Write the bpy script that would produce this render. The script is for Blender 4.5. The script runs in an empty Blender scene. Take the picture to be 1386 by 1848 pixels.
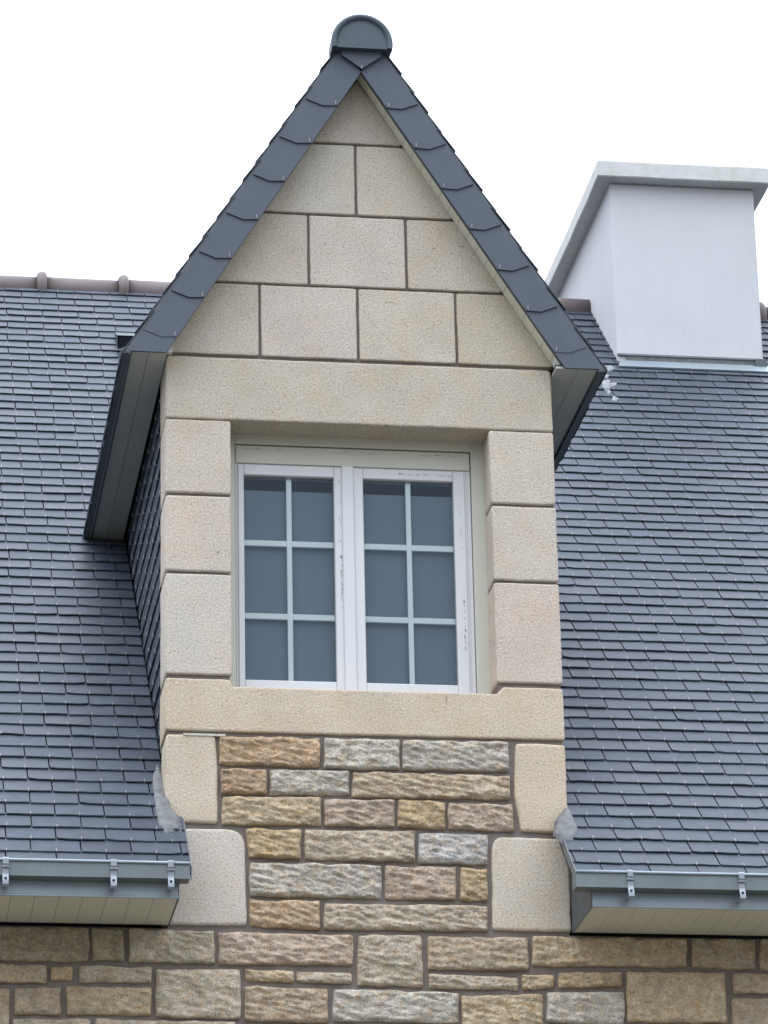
import bpy, math, random
from mathutils import Vector, Matrix, noise, geometry
R = math.radians
random.seed(11)
SC = bpy.context.scene
COL = SC.collection

# ------------------------------------------------------------------ camera
F_PX, TH, YA, RO = 6983.0, 0.36654, 0.15321, -0.02147
CAM = Vector((-2.464, -16.612, 1.6))
FWD = Vector((math.sin(YA)*math.cos(TH), math.cos(YA)*math.cos(TH), math.sin(TH)))
_r0 = Vector((math.cos(YA), -math.sin(YA), 0)); _u0 = _r0.cross(FWD)
RGT = _r0*math.cos(RO)+_u0*math.sin(RO); UPV = RGT.cross(FWD)
cd = bpy.data.cameras.new('camera'); cam = bpy.data.objects.new('camera', cd); COL.objects.link(cam)
cam.matrix_world = Matrix(((RGT.x, UPV.x, -FWD.x, CAM.x), (RGT.y, UPV.y, -FWD.y, CAM.y), (RGT.z, UPV.z, -FWD.z, CAM.z), (0, 0, 0, 1)))
cd.sensor_fit = 'VERTICAL'; cd.sensor_height = 24.0; cd.lens = F_PX/1848*24.0
cd.clip_start = 0.1; cd.clip_end = 3000
SC.camera = cam
SC.render.resolution_x = 768; SC.render.resolution_y = 1024

# ------------------------------------------------------------------ light: bright overcast
SUN_EL, SUN_AZ = 62, 222          # azimuth measured like a compass, facade looks to -Y (180)
w = bpy.data.worlds.new('World'); SC.world = w; w.use_nodes = True
nt = w.node_tree; nt.nodes.clear()
sky = nt.nodes.new('ShaderNodeTexSky'); sky.sky_type = 'NISHITA'; sky.sun_disc = False
sky.sun_elevation = R(SUN_EL); sky.sun_rotation = R(SUN_AZ); sky.dust_density = 4; sky.air_density = 1.0
hs = nt.nodes.new('ShaderNodeHueSaturation'); hs.inputs['Saturation'].default_value = 0.25
mixw = nt.nodes.new('ShaderNodeMixRGB'); mixw.inputs['Fac'].default_value = 0.85
tcw = nt.nodes.new('ShaderNodeTexCoord'); sxyz = nt.nodes.new('ShaderNodeSeparateXYZ'); nt.links.new(tcw.outputs['Generated'], sxyz.inputs[0])
mrw = nt.nodes.new('ShaderNodeMapRange'); mrw.inputs[1].default_value = 0; mrw.inputs[2].default_value = 1; mrw.inputs[3].default_value = .36; mrw.inputs[4].default_value = 2.15
nt.links.new(sxyz.outputs['Z'], mrw.inputs[0])
cl = nt.nodes.new('ShaderNodeVectorMath'); cl.operation = 'SCALE'; cl.inputs[0].default_value = (9.6, 10.4, 11.8)      # cloud cover, brighter overhead
nt.links.new(mrw.outputs[0], cl.inputs['Scale']); nt.links.new(cl.outputs[0], mixw.inputs[2])
bgn = nt.nodes.new('ShaderNodeBackground'); bgn.inputs['Strength'].default_value = 0.135
wo = nt.nodes.new('ShaderNodeOutputWorld')
nt.links.new(sky.outputs[0], hs.inputs['Color']); nt.links.new(hs.outputs[0], mixw.inputs[1])
nt.links.new(mixw.outputs[0], bgn.inputs[0]); nt.links.new(bgn.outputs[0], wo.inputs[0])
sd = bpy.data.lights.new('sun', 'SUN'); sd.energy = 0.5; sd.angle = R(25); sd.color = (1, .965, .91)
so = bpy.data.objects.new('sun', sd); COL.objects.link(so)
_d = Vector((math.sin(R(SUN_AZ))*math.cos(R(SUN_EL)), math.cos(R(SUN_AZ))*math.cos(R(SUN_EL)), math.sin(R(SUN_EL))))
so.rotation_euler = _d.to_track_quat('Z', 'Y').to_euler(); so.location = (-8, -12, 20)
SC.view_settings.view_transform = 'Standard'; SC.view_settings.look = 'None'
SC.view_settings.gamma = 1; SC.view_settings.use_curve_mapping = False
SC.view_settings.exposure = 0.5

# ------------------------------------------------------------------ measuring helpers (camera ray against true planes)
def ray(x, y): return FWD*F_PX + RGT*(x-693) - UPV*(y-924)
def PY(x, y, Y=0.0):
    d = ray(x, y); t = (Y-CAM.y)/d.y; p = CAM+d*t; return (p.x, p.z)
SL = math.tan(R(42.2)); RY0, RZ0 = 0.356, 6.935          # main roof plane
def roofz(Y): return RZ0+SL*(Y-RY0)
def PR(x, y):
    d = ray(x, y); t = (RZ0-CAM.z-SL*(RY0-CAM.y))/(d.z-SL*d.y); return CAM+d*t

# ------------------------------------------------------------------ materials
def mat(name, base, rough=.7, metal=0.0, spec=.5, tone=False, mott=0.0, mscale=6, speck=0.0, sscale=220, bump=0.0, bscale=60, bdist=.003, island=0.0, streak=0.0, tint2=None, flecks=False):
    m = bpy.data.materials.new(name); m.use_nodes = True; t = m.node_tree; N = t.nodes; L = t.links
    b = N['Principled BSDF']; b.inputs['Roughness'].default_value = rough; b.inputs['Metallic'].default_value = metal
    b.inputs['Specular IOR Level'].default_value = spec
    tc = N.new('ShaderNodeTexCoord'); co = tc.outputs['Object']
    if tone:
        a = N.new('ShaderNodeAttribute'); a.attribute_name = 'tone'; cur = a.outputs['Color']
    else:
        r = N.new('ShaderNodeRGB'); r.outputs[0].default_value = (*base, 1); cur = r.outputs[0]
    def nz(scale, detail=4, rg=.6, vec=None):
        n = N.new('ShaderNodeTexNoise'); n.inputs['Scale'].default_value = scale; n.inputs['Detail'].default_value = detail
        n.inputs['Roughness'].default_value = rg; L.new(vec or co, n.inputs['Vector']); return n.outputs['Fac']
    def remap(s, a0, a1, b0, b1):
        q = N.new('ShaderNodeMapRange'); q.inputs[1].default_value = a0; q.inputs[2].default_value = a1
        q.inputs[3].default_value = b0; q.inputs[4].default_value = b1; L.new(s, q.inputs[0]); return q.outputs[0]
    def mult(c, s):
        q = N.new('ShaderNodeMixRGB'); q.blend_type = 'MULTIPLY'; q.inputs[0].default_value = 1
        L.new(c, q.inputs[1]); L.new(s, q.inputs[2]); return q.outputs[0]
    if tint2:
        q = N.new('ShaderNodeMixRGB'); q.blend_type = 'MULTIPLY'
        L.new(remap(nz(mscale*1.7, 3), .45, .68, 0, 1), q.inputs[0]); L.new(cur, q.inputs[1]); q.inputs[2].default_value = (*tint2, 1); cur = q.outputs[0]
    if mott: cur = mult(cur, remap(nz(mscale, 5), .3, .7, 1-mott, 1+mott))
    if streak:
        mp = N.new('ShaderNodeMapping'); mp.inputs['Scale'].default_value = (30, 30, 1.2); L.new(co, mp.inputs[0])
        cur = mult(cur, remap(nz(1.0, 4, .6, mp.outputs[0]), .3, .7, 1-streak, 1+streak))
    if speck:
        cur = mult(cur, remap(nz(sscale, 2, .7), .33, .67, 1-speck, 1+speck))
        v = N.new('ShaderNodeTexVoronoi'); v.inputs['Scale'].default_value = sscale*.38; L.new(co, v.inputs['Vector'])
        cur = mult(cur, remap(v.outputs['Distance'], .04, .2, 1-speck*1.1, 1.0))
    if flecks:
        v = N.new('ShaderNodeTexVoronoi'); v.inputs['Scale'].default_value = 34; L.new(co, v.inputs['Vector'])
        cur = mult(cur, remap(v.outputs['Distance'], .07, .17, .62, 1.0))
    if island:
        g = N.new('ShaderNodeNewGeometry'); cur = mult(cur, remap(g.outputs['Random Per Island'], 0, 1, 1-island, 1+island))
        L.new(remap(g.outputs['Random Per Island'], 0, 1, rough-.06, rough+.08), b.inputs['Roughness'])
    L.new(cur, b.inputs['Base Color'])
    if bump:
        bp = N.new('ShaderNodeBump'); bp.inputs['Strength'].default_value = bump; bp.inputs['Distance'].default_value = bdist
        L.new(nz(bscale, 5, .65), bp.inputs['Height']); L.new(bp.outputs[0], b.inputs['Normal'])
    return m
M = {}
M['granite'] = mat('cut_granite', (.5, .44, .36), .9, spec=.15, tone=True, mott=.07, mscale=4, speck=.20, sscale=110, bump=.7, bscale=85, bdist=.008, tint2=(1.02, .965, .90), flecks=True)
M['rubble'] = mat('split_granite', (.4, .33, .25), .9, spec=.2, tone=True, mott=.24, mscale=19, speck=.27, sscale=105, bump=1.0, bscale=115, bdist=.010, tint2=(1.02, .88, .73))
M['mortar'] = mat('mortar', (.175, .153, .138), .95, spec=.1, mott=.15, mscale=9, speck=.14, sscale=260, bump=.5, bscale=140, bdist=.004)
M['slate'] = mat('slate', (.041, .053, .073), .52, spec=.34, tint2=(1.07, 1.0, .96), mott=.16, mscale=16, island=.17, bump=.35, bscale=45, bdist=.003)
M['rake'] = mat('rake_slate', (.060, .074, .098), .55, spec=.4, mott=.08, mscale=9, island=.07, bump=.2, bscale=50, bdist=.002)
M['under'] = mat('roof_underlay', (.02, .022, .026), .9, spec=.1, mott=.1)
M['hook'] = mat('steel_hook', (.30, .26, .26), .45, metal=.3, mott=.05)
M['zinc'] = mat('zinc', (.135, .158, .163), .45, metal=.3, mott=.13, mscale=5, bump=.1, bscale=12, streak=.06)
M['zincb'] = mat('zinc_bracket', (.24, .265, .30), .4, metal=.3, mott=.1, mscale=30)
M['zincl'] = mat('zinc_pale', (.27, .32, .355), .4, metal=.3, mott=.08, mscale=4, bump=.08, bscale=10)
M['zincd'] = mat('zinc_dark', (.075, .09, .10), .5, metal=.2, mott=.12, mscale=7)
M['cap'] = mat('ridge_cap_metal', (.045, .065, .082), .5, metal=.1, mott=.08, mscale=12, bump=.1, bscale=30)
M['lead'] = mat('lead', (.115, .118, .12), .65, metal=.1, mott=.35, mscale=22, speck=.12, sscale=120, bump=.3, bscale=25, bdist=.005)
M['pvc'] = mat('cream_pvc', (.60, .595, .50), .45, mott=.04, mscale=3)
M['soffit'] = mat('grey_soffit', (.42, .43, .39), .5, mott=.05, mscale=4)
M['frame'] = mat('white_pvc', (.54, .545, .555), .35, mott=.025, mscale=3)
M['surround'] = mat('cream_surround', (.47, .465, .40), .45, mott=.03, mscale=4)
M['bar_hook'] = mat('bar_and_brightened_hook', (.73, .745, .74), .4, mott=.02)
M['render'] = mat('white_render', (.525, .53, .55), .92, spec=.15, mott=.03, mscale=3, speck=.035, sscale=160, bump=.25, bscale=130, bdist=.003, streak=.012)
M['capcon'] = mat('weathered_concrete', (.53, .535, .535), .9, spec=.15, mott=.06, mscale=9, speck=.05, sscale=120, bump=.5, bscale=60, bdist=.005, tint2=(.9, .93, .84))
M['ridge'] = mat('brown_ridge_tile', (.115, .088, .085), .5, mott=.15, mscale=8, bump=.15, bscale=60)
M['panel'] = mat('blue_grey_panel', (.165, .195, .245), .8, spec=.1, mott=.02)
M['dark'] = mat('dark_interior', (.03, .032, .035), .9, spec=.05)
M['ink'] = mat('film_residue', (.16, .15, .15), .7, mott=.3, mscale=80)
M['stain'] = mat('rusty_stain', (.29, .23, .185), .9, spec=.1, mott=.3, mscale=120)
M['splash'] = mat('mortar_splash', (.20, .21, .23), .8, mott=.3, mscale=40)
M['ground'] = mat('ground_gravel_grass', (.135, .125, .105), .95, spec=.1, mott=.35, mscale=.6, speck=.2, sscale=40, bump=.4, bscale=20, bdist=.02)
def glass():
    m = bpy.data.materials.new('window_glass'); m.use_nodes = True; t = m.node_tree; N = t.nodes; L = t.links; N.clear()
    o = N.new('ShaderNodeOutputMaterial'); mx = N.new('ShaderNodeMixShader'); tr = N.new('ShaderNodeBsdfTransparent'); gl = N.new('ShaderNodeBsdfGlossy')
    tr.inputs[0].default_value = (.90, .945, .945, 1); gl.inputs['Roughness'].default_value = .015; gl.inputs['Color'].default_value = (.70, .86, 1, 1)
    fr = N.new('ShaderNodeFresnel'); fr.inputs[0].default_value = 1.5
    ml = N.new('ShaderNodeMath'); ml.operation = 'MULTIPLY'; ml.inputs[1].default_value = .75; ml.use_clamp = True
    tc = N.new('ShaderNodeTexCoord'); nz = N.new('ShaderNodeTexNoise'); nz.inputs['Scale'].default_value = 2.5; bp = N.new('ShaderNodeBump')
    bp.inputs['Strength'].default_value = .03; bp.inputs['Distance'].default_value = .01
    L.new(tc.outputs['Object'], nz.inputs['Vector']); L.new(nz.outputs['Fac'], bp.inputs['Height']); L.new(bp.outputs[0], gl.inputs['Normal'])
    L.new(fr.outputs[0], ml.inputs[0]); L.new(ml.outputs[0], mx.inputs[0]); L.new(tr.outputs[0], mx.inputs[1]); L.new(gl.outputs[0], mx.inputs[2]); L.new(mx.outputs[0], o.inputs[0])
    return m
M['glass'] = glass()

# ------------------------------------------------------------------ mesh collector
class MB:
    def __init__(s): s.v = []; s.f = []; s.mi = []; s.ms = []; s.tn = []; s.sm = []
    def slot(s, m):
        if m not in s.ms: s.ms.append(m)
        return s.ms.index(m)
    def add(s, vs, fs, m, tone=(1, 1, 1), smooth=False):
        o = len(s.v); k = s.slot(m); s.v += [tuple(v) for v in vs]; s.tn += [tone]*len(vs)
        for f in fs: s.f.append([i+o for i in f]); s.mi.append(k); s.sm.append(smooth)
    def box(s, a, b, m, tone=(1, 1, 1), bev=0.0):
        x0, y0, z0 = a; x1, y1, z1 = b
        if bev <= 0:
            vs = [(x0, y0, z0), (x1, y0, z0), (x1, y1, z0), (x0, y1, z0), (x0, y0, z1), (x1, y0, z1), (x1, y1, z1), (x0, y1, z1)]
            s.add(vs, [(0, 3, 2, 1), (4, 5, 6, 7), (0, 1, 5, 4), (1, 2, 6, 5), (2, 3, 7, 6), (3, 0, 4, 7)], m, tone); return
        # front (min y) edges chamfered
        c = bev
        vs = [(x0, y1, z0), (x1, y1, z0), (x1, y1, z1), (x0, y1, z1), (x0, y0+c, z0), (x1, y0+c, z0), (x1, y0+c, z1), (x0, y0+c, z1),
              (x0+c, y0, z0+c), (x1-c, y0, z0+c), (x1-c, y0, z1-c), (x0+c, y0, z1-c)]
        fs = [(3, 2, 1, 0), (8, 9, 10, 11)]
        for i in range(4):
            j = (i+1) % 4; fs += [(i, j, 4+j, 4+i), (4+i, 4+j, 8+j, 8+i)]
        s.add(vs, fs, m, tone)
    def prism(s, pts, off, m, tone=(1, 1, 1)):      # planar loop of 3-D points pushed by off
        n = len(pts); off = Vector(off); vs = [Vector(p) for p in pts]+[Vector(p)+off for p in pts]
        fs = [tuple(range(n)), tuple(reversed(range(n, 2*n)))]+[(i, n+i, n+(i+1) % n, (i+1) % n) for i in range(n)]
        s.add(vs, fs, m, tone)
    def build(s, name, parent=None, **props):
        me = bpy.data.meshes.new(name); me.from_pydata(s.v, [], s.f)
        for m in s.ms: me.materials.append(M[m])
        me.polygons.foreach_set('material_index', s.mi); me.polygons.foreach_set('use_smooth', s.sm)
        a = me.attributes.new('tone', 'FLOAT_COLOR', 'POINT')
        a.data.foreach_set('color', [c for t in s.tn for c in (*t, 1)])
        me.update(); ob = bpy.data.objects.new(name, me); COL.objects.link(ob)
        if parent: ob.parent = parent
        for k, v in props.items(): ob[k] = v
        return ob

house = bpy.data.objects.new('stone_house', None); COL.objects.link(house)
house['label'] = 'granite house with grey slate roof, gabled stone dormer and white chimney'; house['category'] = 'house'

# ------------------------------------------------------------------ ground
g = MB(); g.add([(-400, -400, 0), (400, -400, 0), (400, 400, 0), (-400, 400, 0)], [(0, 1, 2, 3)], 'ground'); g.build('ground', kind='structure')

# ------------------------------------------------------------------ stone shapes
def nn(x, y, z): return noise.noise(Vector((x, y, z)))
GT = (.965, .945, .935)
def cut_block(mb, corners, yf, yb, tone, bev=.007, wob=.0016, step=.035, seed=0.0):
    """corners: CCW (x,z,radius) seen from the front; a dressed block with eased arrises."""
    path = []; tone = tuple(t_*g_ for t_, g_ in zip(tone, GT))
    n = len(corners)
    for i in range(n):
        x, z, r = corners[i]; px, pz, _ = corners[i-1]; qx, qz, _ = corners[(i+1) % n]
        p = Vector((x, z)); a = (Vector((px, pz))-p).normalized(); b = (Vector((qx, qz))-p).normalized()
        half = max(.3, math.acos(max(-1, min(1, a.dot(b))))/2); concave = (a.x*b.y-a.y*b.x) > 0
        r = max(r, .004) if concave else max(r, (bev*1.15+.004)/math.tan(half)); s0 = p+a*r; s1 = p+b*r
        k = 3 if r < .03 else 7
        for j in range(k+1):
            t = j/k; path.append(s0*(1-t)**2+p*2*t*(1-t)+s1*t*t)
    pts = []
    for i in range(len(path)):
        a = path[i]; b = path[(i+1) % len(path)]; L = (b-a).length; k = max(1, int(L/step))
        for j in range(k): pts.append(a.lerp(b, j/k))
    m = len(pts)
    nor = []
    for i in range(m):
        t = (pts[(i+1) % m]-pts[i-1]); t = Vector((-t.y, t.x)).normalized(); nor.append(t)     # inward for CCW
    pts = [p+nor[i]*wob*(nn(p.x*14+seed, p.y*14, seed)*1.4+.6*nn(p.x*45, p.y*45+seed, 3)) for i, p in enumerate(pts)]
    rings = [(yb, 0), (yf+bev, 0), (yf+bev*.35, bev*.25), (yf+bev*.07, bev*.6), (yf, bev*1.15), (yf-.0002, bev*1.15+.002)]
    vs = []; fs = []
    for y, ins in rings:
        for i, p in enumerate(pts):
            q = p+nor[i]*ins; vs.append((q.x, y, q.y))
    base = [Vector((v[0], v[2])) for v in vs[-m:]]; c = sum(base, Vector((0, 0)))/m
    nr_ = len(rings)
    for k in range(nr_-1):
        for i in range(m):
            j = (i+1) % m; fs.append((k*m+i, k*m+j, (k+1)*m+j, (k+1)*m+i))
    mb.add(vs, fs, 'granite', tone, True)
    inner = []; x0_, x1_ = min(p.x for p in base), max(p.x for p in base); z0_, z1_ = min(p.y for p in base), max(p.y for p in base)
    gx_ = max(1, int((x1_-x0_)/.035)); gz_ = max(1, int((z1_-z0_)/.035))
    for i in range(1, gx_):
        for j in range(1, gz_):
            p = Vector((x0_+(x1_-x0_)*i/gx_+random.uniform(-.004, .004), z0_+(z1_-z0_)*j/gz_+random.uniform(-.004, .004)))
            ins = False; near = False
            for k in range(m):
                u, v = base[k], base[(k+1) % m]
                if (u.y > p.y) != (v.y > p.y) and p.x < (v.x-u.x)*(p.y-u.y)/(v.y-u.y)+u.x: ins = not ins
                if (p-u).length < .018: near = True
            if ins and not near: inner.append(p)
    ov, oe, of = geometry.delaunay_2d_cdt(base+inner, [], [list(range(m))], 1, 1e-5)[:3]
    mb.add([(p.x, yf-.0002, p.y) for p in ov], [list(f) for f in of], 'granite', tone, False)
def rock(mb, tl, tr, br, bl, tone, yf=-.006, prot=.022, grid=.0085, rad=.018, seed=0.0, rough=1.0):
    """rock-faced stone: quad outline in (x,z), pillowed and split face."""
    tl, tr, br, bl = map(Vector, (tl, tr, br, bl))
    W = ((tr-tl).length+(br-bl).length)/2; H = ((tl-bl).length+(tr-br).length)/2
    def axis(L):
        n = max(4, int(L/grid)); e = [0, .002/L, .006/L, .012/L]; q = [e[-1]+(1-2*e[-1])*i/n for i in range(1, n)]
        return e+q+[1-t for t in reversed(e)]
    U, V = axis(W), axis(H); rad = min(rad, W*.3, H*.3); vs = []; fs = []
    tilt = (random.uniform(-.006, .006), random.uniform(-.006, .006))
    for v in V:
        for u in U:
            dx = min(u, 1-u)*W; dz = min(v, 1-v)*H; d = min(dx, dz)
            uu, vv = u, v
            if dx < rad and dz < rad:
                a, b = (rad-dx)/rad, (rad-dz)/rad; h = math.hypot(a, b); k = max(a, b)/h if h else 1
                uu = (rad-a*k*rad)/W; uu = uu if u < .5 else 1-uu
                vv = (rad-b*k*rad)/H; vv = vv if v < .5 else 1-vv
            p = bl.lerp(br, uu).lerp(tl.lerp(tr, uu), vv)
            wv = .0045*rough
            fade = max(0, 1-d/.03)
            p = p+Vector((nn(p.x*13+seed, p.y*13, seed), nn(p.x*13, p.y*13+seed, 7+seed)))*wv*fade*1.6
            if d <= 0: y = .035
            else:
                s = min(1, d/.016); s = math.sqrt(max(0, 1-(1-s)**2))
                big = nn(p.x*7+seed, p.y*9, seed*1.3)*.009
                fac = noise.fractal(Vector((p.x*16+seed, p.y*52+p.x*10, seed)), .75, 2.2, 5)*.0095-noise.voronoi(Vector((p.x*15+seed, p.y*44+p.x*8, seed)))[0][0]*.010
                rid = abs(nn(p.x*38+seed*2, p.y*60+p.x*22, 3.1))*.006
                y = yf+.014-(prot*1.15*s)-(big+fac-rid)*rough*min(1, .25+s)+tilt[0]*(u-.5)+tilt[1]*(v-.5)
            vs.append((p.x, y, p.y))
    nu = len(U)
    for j in range(len(V)-1):
        for i in range(nu-1):
            a = j*nu+i; fs.append((a, a+1, a+nu+1, a+nu))
    mb.add(vs, fs, 'rubble', tone, True)

# stone tones (linear base colours)
T = dict(org=(.46, .345, .235), brn=(.39, .29, .20), gry=(.455, .425, .37), tan=(.44, .368, .275), yel=(.47, .39, .27), pnk=(.44, .362, .29),
         blu=(.44, .425, .405), crm=(.46, .405, .32), gld=(.45, .355, .23), olv=(.36, .315, .235))
G1 = (.50, .46, .40); G2 = (.49, .445, .375); G3 = (.46, .425, .355); G4 = (.515, .45, .355); G5 = (.52, .49, .44)
ZB = PY(660, 1679)[1]            # top of the main wall / foot of the dormer, about 6.06 m

# ------------------------------------------------------------------ main rubble wall
def q(x0, x1, tl, tr, bl, br, tone, xb0=None, xb1=None, Y=-.012):
    xb0 = x0 if xb0 is None else xb0; xb1 = x1 if xb1 is None else xb1
    return (PY(x0-1.2, tl-.8, Y), PY(x1+1.2, tr-.8, Y), PY(xb1+1.2, br+1.4, Y), PY(xb0-1.2, bl+1.4, Y), T[tone])
wall_st = [q(-100, 161, 1668, 1674, 1731, 1733, 'olv'), q(168, 224, 1673, 1675, 1731, 1731, 'olv'), q(234, 387, 1675, 1679, 1733, 1737, 'crm'),
    q(395, 637, 1681, 1686, 1737, 1740, 'pnk'), q(648, 760, 1686, 1687, 1776, 1779, 'crm', 645, 765), q(775, 955, 1688, 1690, 1748, 1749, 'tan', 774, 954),
    q(962, 1240, 1689, 1693, 1741, 1744, 'yel'), q(1250, 1363, 1693, 1694, 1743, 1747, 'tan'), q(1374, 1470, 1694, 1697, 1748, 1751, 'tan'),
    q(-80, 84, 1738, 1740, 1770, 1773, 'tan'), q(92, 132, 1743, 1744, 1767, 1768, 'gld'), q(144, 274, 1742, 1745, 1770, 1772, 'crm'),
    q(281, 435, 1747, 1749, 1834, 1837, 'crm', 282, 434), q(442, 530, 1748, 1751, 1768, 1771, 'yel'), q(536, 635, 1752, 1755, 1770, 1773, 'crm'),
    q(775, 936, 1756, 1764, 1781, 1785, 'crm'), q(943, 1001, 1758, 1758, 1785, 1781, 'yel'), q(1010, 1124, 1754, 1753, 1781, 1778, 'gld'),
    q(1133, 1308, 1752, 1755, 1842, 1845, 'yel', 1133, 1314), q(1325, 1430, 1755, 1758, 1791, 1793, 'tan'), q(1322, 1450, 1800, 1802, 1870, 1872, 'tan'),
    q(-70, 17, 1782, 1784, 1860, 1862, 'tan'), q(27, 110, 1780, 1781, 1829, 1830, 'tan'), q(120, 273, 1779, 1781, 1828, 1831, 'yel'),
    q(443, 592, 1779, 1783, 1840, 1844, 'tan'), q(602, 827, 1783, 1790, 1839, 1845, 'gry'), q(835, 981, 1796, 1792, 1856, 1854, 'yel'),
    q(989, 1127, 1789, 1789, 1842, 1848, 'gry'), q(24, 163, 1837, 1838, 1880, 1882, 'crm'), q(172, 426, 1837, 1843, 1884, 1888, 'crm'),
    q(436, 640, 1850, 1852, 1900, 1903, 'tan'), q(650, 826, 1853, 1856, 1904, 1906, 'pnk'), q(835, 980, 1863, 1862, 1910, 1912, 'crm'), q(990, 1125, 1855, 1856, 1912, 1914, 'tan'),
    q(1134, 1312, 1852, 1855, 1916, 1918, 'gry')]
mb = MB()
for i, (a, b, c, d, t) in enumerate(wall_st):
    k = 1+random.uniform(-.06, .06); rock(mb, a, b, c, d, tuple(v*k for v in t), seed=i*3.7+1, grid=.008, rad=.011)
LX0, LX1 = PY(-80, 1760)[0]-.02, PY(1455, 1760)[0]+.0
zlow = PY(660, 1905)[1]
def fill(mb, x0, x1, z0, z1, grid):
    z = z1
    while z > z0+.05:
        h = min(random.choice([.09, .12, .15, .19]), z-z0); x = x0-random.uniform(0, .1)
        while x < x1-.04:
            wd = min(random.uniform(.16, .5), x1-x)
            if x1-(x+wd) < .1: wd = x1-x
            j = lambda: random.uniform(-.006, .006)
            t = T[random.choice(['crm', 'tan', 'yel', 'pnk', 'gry', 'gld', 'tan', 'crm'])]; k = random.uniform(.9, 1.05)
            rock(mb, (x+.011, z-.01+j()), (x+wd-.011, z-.01+j()), (x+wd-.011, z-h+.011+j()), (x+.011, z-h+.011+j()), tuple(v*k for v in t), seed=random.uniform(0, 90), grid=grid)
            x += wd
        z -= h
XW0, XW1 = -4.6, 5.6
fill(mb, XW0, LX0, zlow, ZB-.01, .03); fill(mb, LX1+.02, XW1, zlow, ZB-.01, .03)
fill(mb, XW0, XW1, 4.7, zlow-.005, .03); fill(mb, XW0, XW1, 0.0, 4.7, .09)
mb.box((XW0, .014, -.2), (XW1, .45, ZB-.004), 'mortar')
mb.box((XW0, 10.2, -.2), (XW1, 10.6, ZB), 'mortar')
for xa in (XW0, XW1-.4):            # gable ends of the house
    mb.prism([(xa, .46, -.2), (xa, 10.19, -.2), (xa, 10.19, ZB), (xa, 5.56, 11.45), (xa, .46, 6.8)], (.4, 0, 0), 'mortar')
wall = mb.build('rubble_wall', house)

# ------------------------------------------------------------------ dormer masonry
XS = .918; ZT = 8.76
Zl1 = PY(640, 652)[1]; Zl0 = PY(640, 766)[1]          # lintel top joint, bottom
j0 = Zl1+.004; j1 = PY(640, 519)[1]; j2 = PY(645, 390)[1]; j3 = PY(640, 261)[1]
AX, AZ, GS = .012, 10.30, 1.613                        # gable apex and slope
dm = MB()
zs0, zs1, zs2 = 6.962, 7.178, 7.212                     # sill bottom, seat, lug top
gb = .016
# mortar core: base, two piers, head and gable
dm.box((-XS+.012, gb, ZB-.01), (XS-.012, .32, zs1-.04), 'mortar')
dm.box((-XS+.012, gb, zs1-.039), (-.625, .32, Zl0+.05), 'mortar'); dm.box((.620, gb, zs1-.039), (XS-.012, .32, Zl0+.05), 'mortar')
dm.prism([(-XS+.012, gb, Zl0+.051), (XS-.012, gb, Zl0+.051), (XS-.012, gb, j0), (AX+(AZ-j0)/GS+.03, gb, j0), (AX, gb, AZ+.04), (AX-(AZ-j0)/GS-.03, gb, j0), (-XS+.012, gb, j0)], (0, .3, 0), 'mortar')
dormer = dm.build('dormer', house, label='narrow gabled dormer of dressed granite blocks')
J = .0065
def cb(name, cs, tone, yb=.2, bev=.007, seed=None, wob=.0016):
    m_ = MB(); cut_block(m_, cs, 0, yb, tone, bev=bev, seed=random.uniform(0, 50) if seed is None else seed, wob=wob); return m_.build(name, dormer)
def rect(x0, x1, z0, z1, r=.006): return [(x0, z0, r), (x1, z0, r), (x1, z1, r), (x0, z1, r)]
cb('lintel', rect(-XS, XS, Zl0, Zl1-J, .01), G3, yb=.26, bev=.009)
cb('sill', [(-XS, zs0, .008), (XS, zs0, .008), (XS, zs2, .02), (.640, zs2, .004), (.606, zs1, .004), (-.612, zs1, .004), (-.622, zs2, .004), (-XS, zs2, .008)], G4, yb=.28, bev=.008)
zl = [PY(355, y)[1] for y in (755, 892, 1033, 1219)]; zr = [PY(945, y)[1] for y in (776, 912, 1050, 1235)]
zl[0] = Zl0+.002; zr[0] = Zl0+.002
tl_ = [G1, (.515, .465, .405), G5]; tr_ = [(.50, .465, .40), G1, (.52, .46, .40)]
for i in range(3):
    cb('jamb_stone', rect(-XS, -.613, max(zl[i+1], zs2+.010)+J, zl[i]-J, .008), tl_[i], yb=.25, bev=.008)
    cb('jamb_stone', rect(.610, XS, max(zr[i+1], zs2+.012)+J, zr[i]-J, .008), tr_[i], yb=.25, bev=.008)
def P0(x, y): return PY(x, y, 0)
a, b, c, d = P0(388, 1326), P0(394, 1486), P0(300, 1486), P0(300, 1325)
cb('quoin_stone', [(-XS, b[1], .012), (b[0], b[1], .010), (P0(392, 1370)[0], P0(392, 1370)[1], .05), (a[0], a[1], .022), (-XS, a[1]+.002, .015)], (.53, .475, .385), bev=.013, wob=.003)
b = P0(446, 1662); a = P0(440, 1497)
cb('quoin_stone', [(-XS, ZB+.012, .01), (b[0], ZB+.012, .022), (b[0]-.006, a[1]-.0, .085), (-XS, a[1]+.003, .015)], (.53, .495, .44), bev=.012, wob=.003)
a = P0(930, 1341); b = P0(940, 1500)
cb('quoin_stone', [(b[0], b[1], .012), (XS, b[1]-.004, .03), (XS, a[1], .008), (a[0], a[1], .015), (P0(928, 1440)[0], P0(928, 1440)[1], .05)], (.53, .46, .36), bev=.012, wob=.003)
a = P0(889, 1509); b = P0(888, 1672)
cb('quoin_stone', [(b[0], ZB+.012, .012), (XS, ZB+.012, .01), (XS, a[1]-.004, .03), (a[0], a[1], .055)], (.53, .485, .405), bev=.012, wob=.003)
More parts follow.
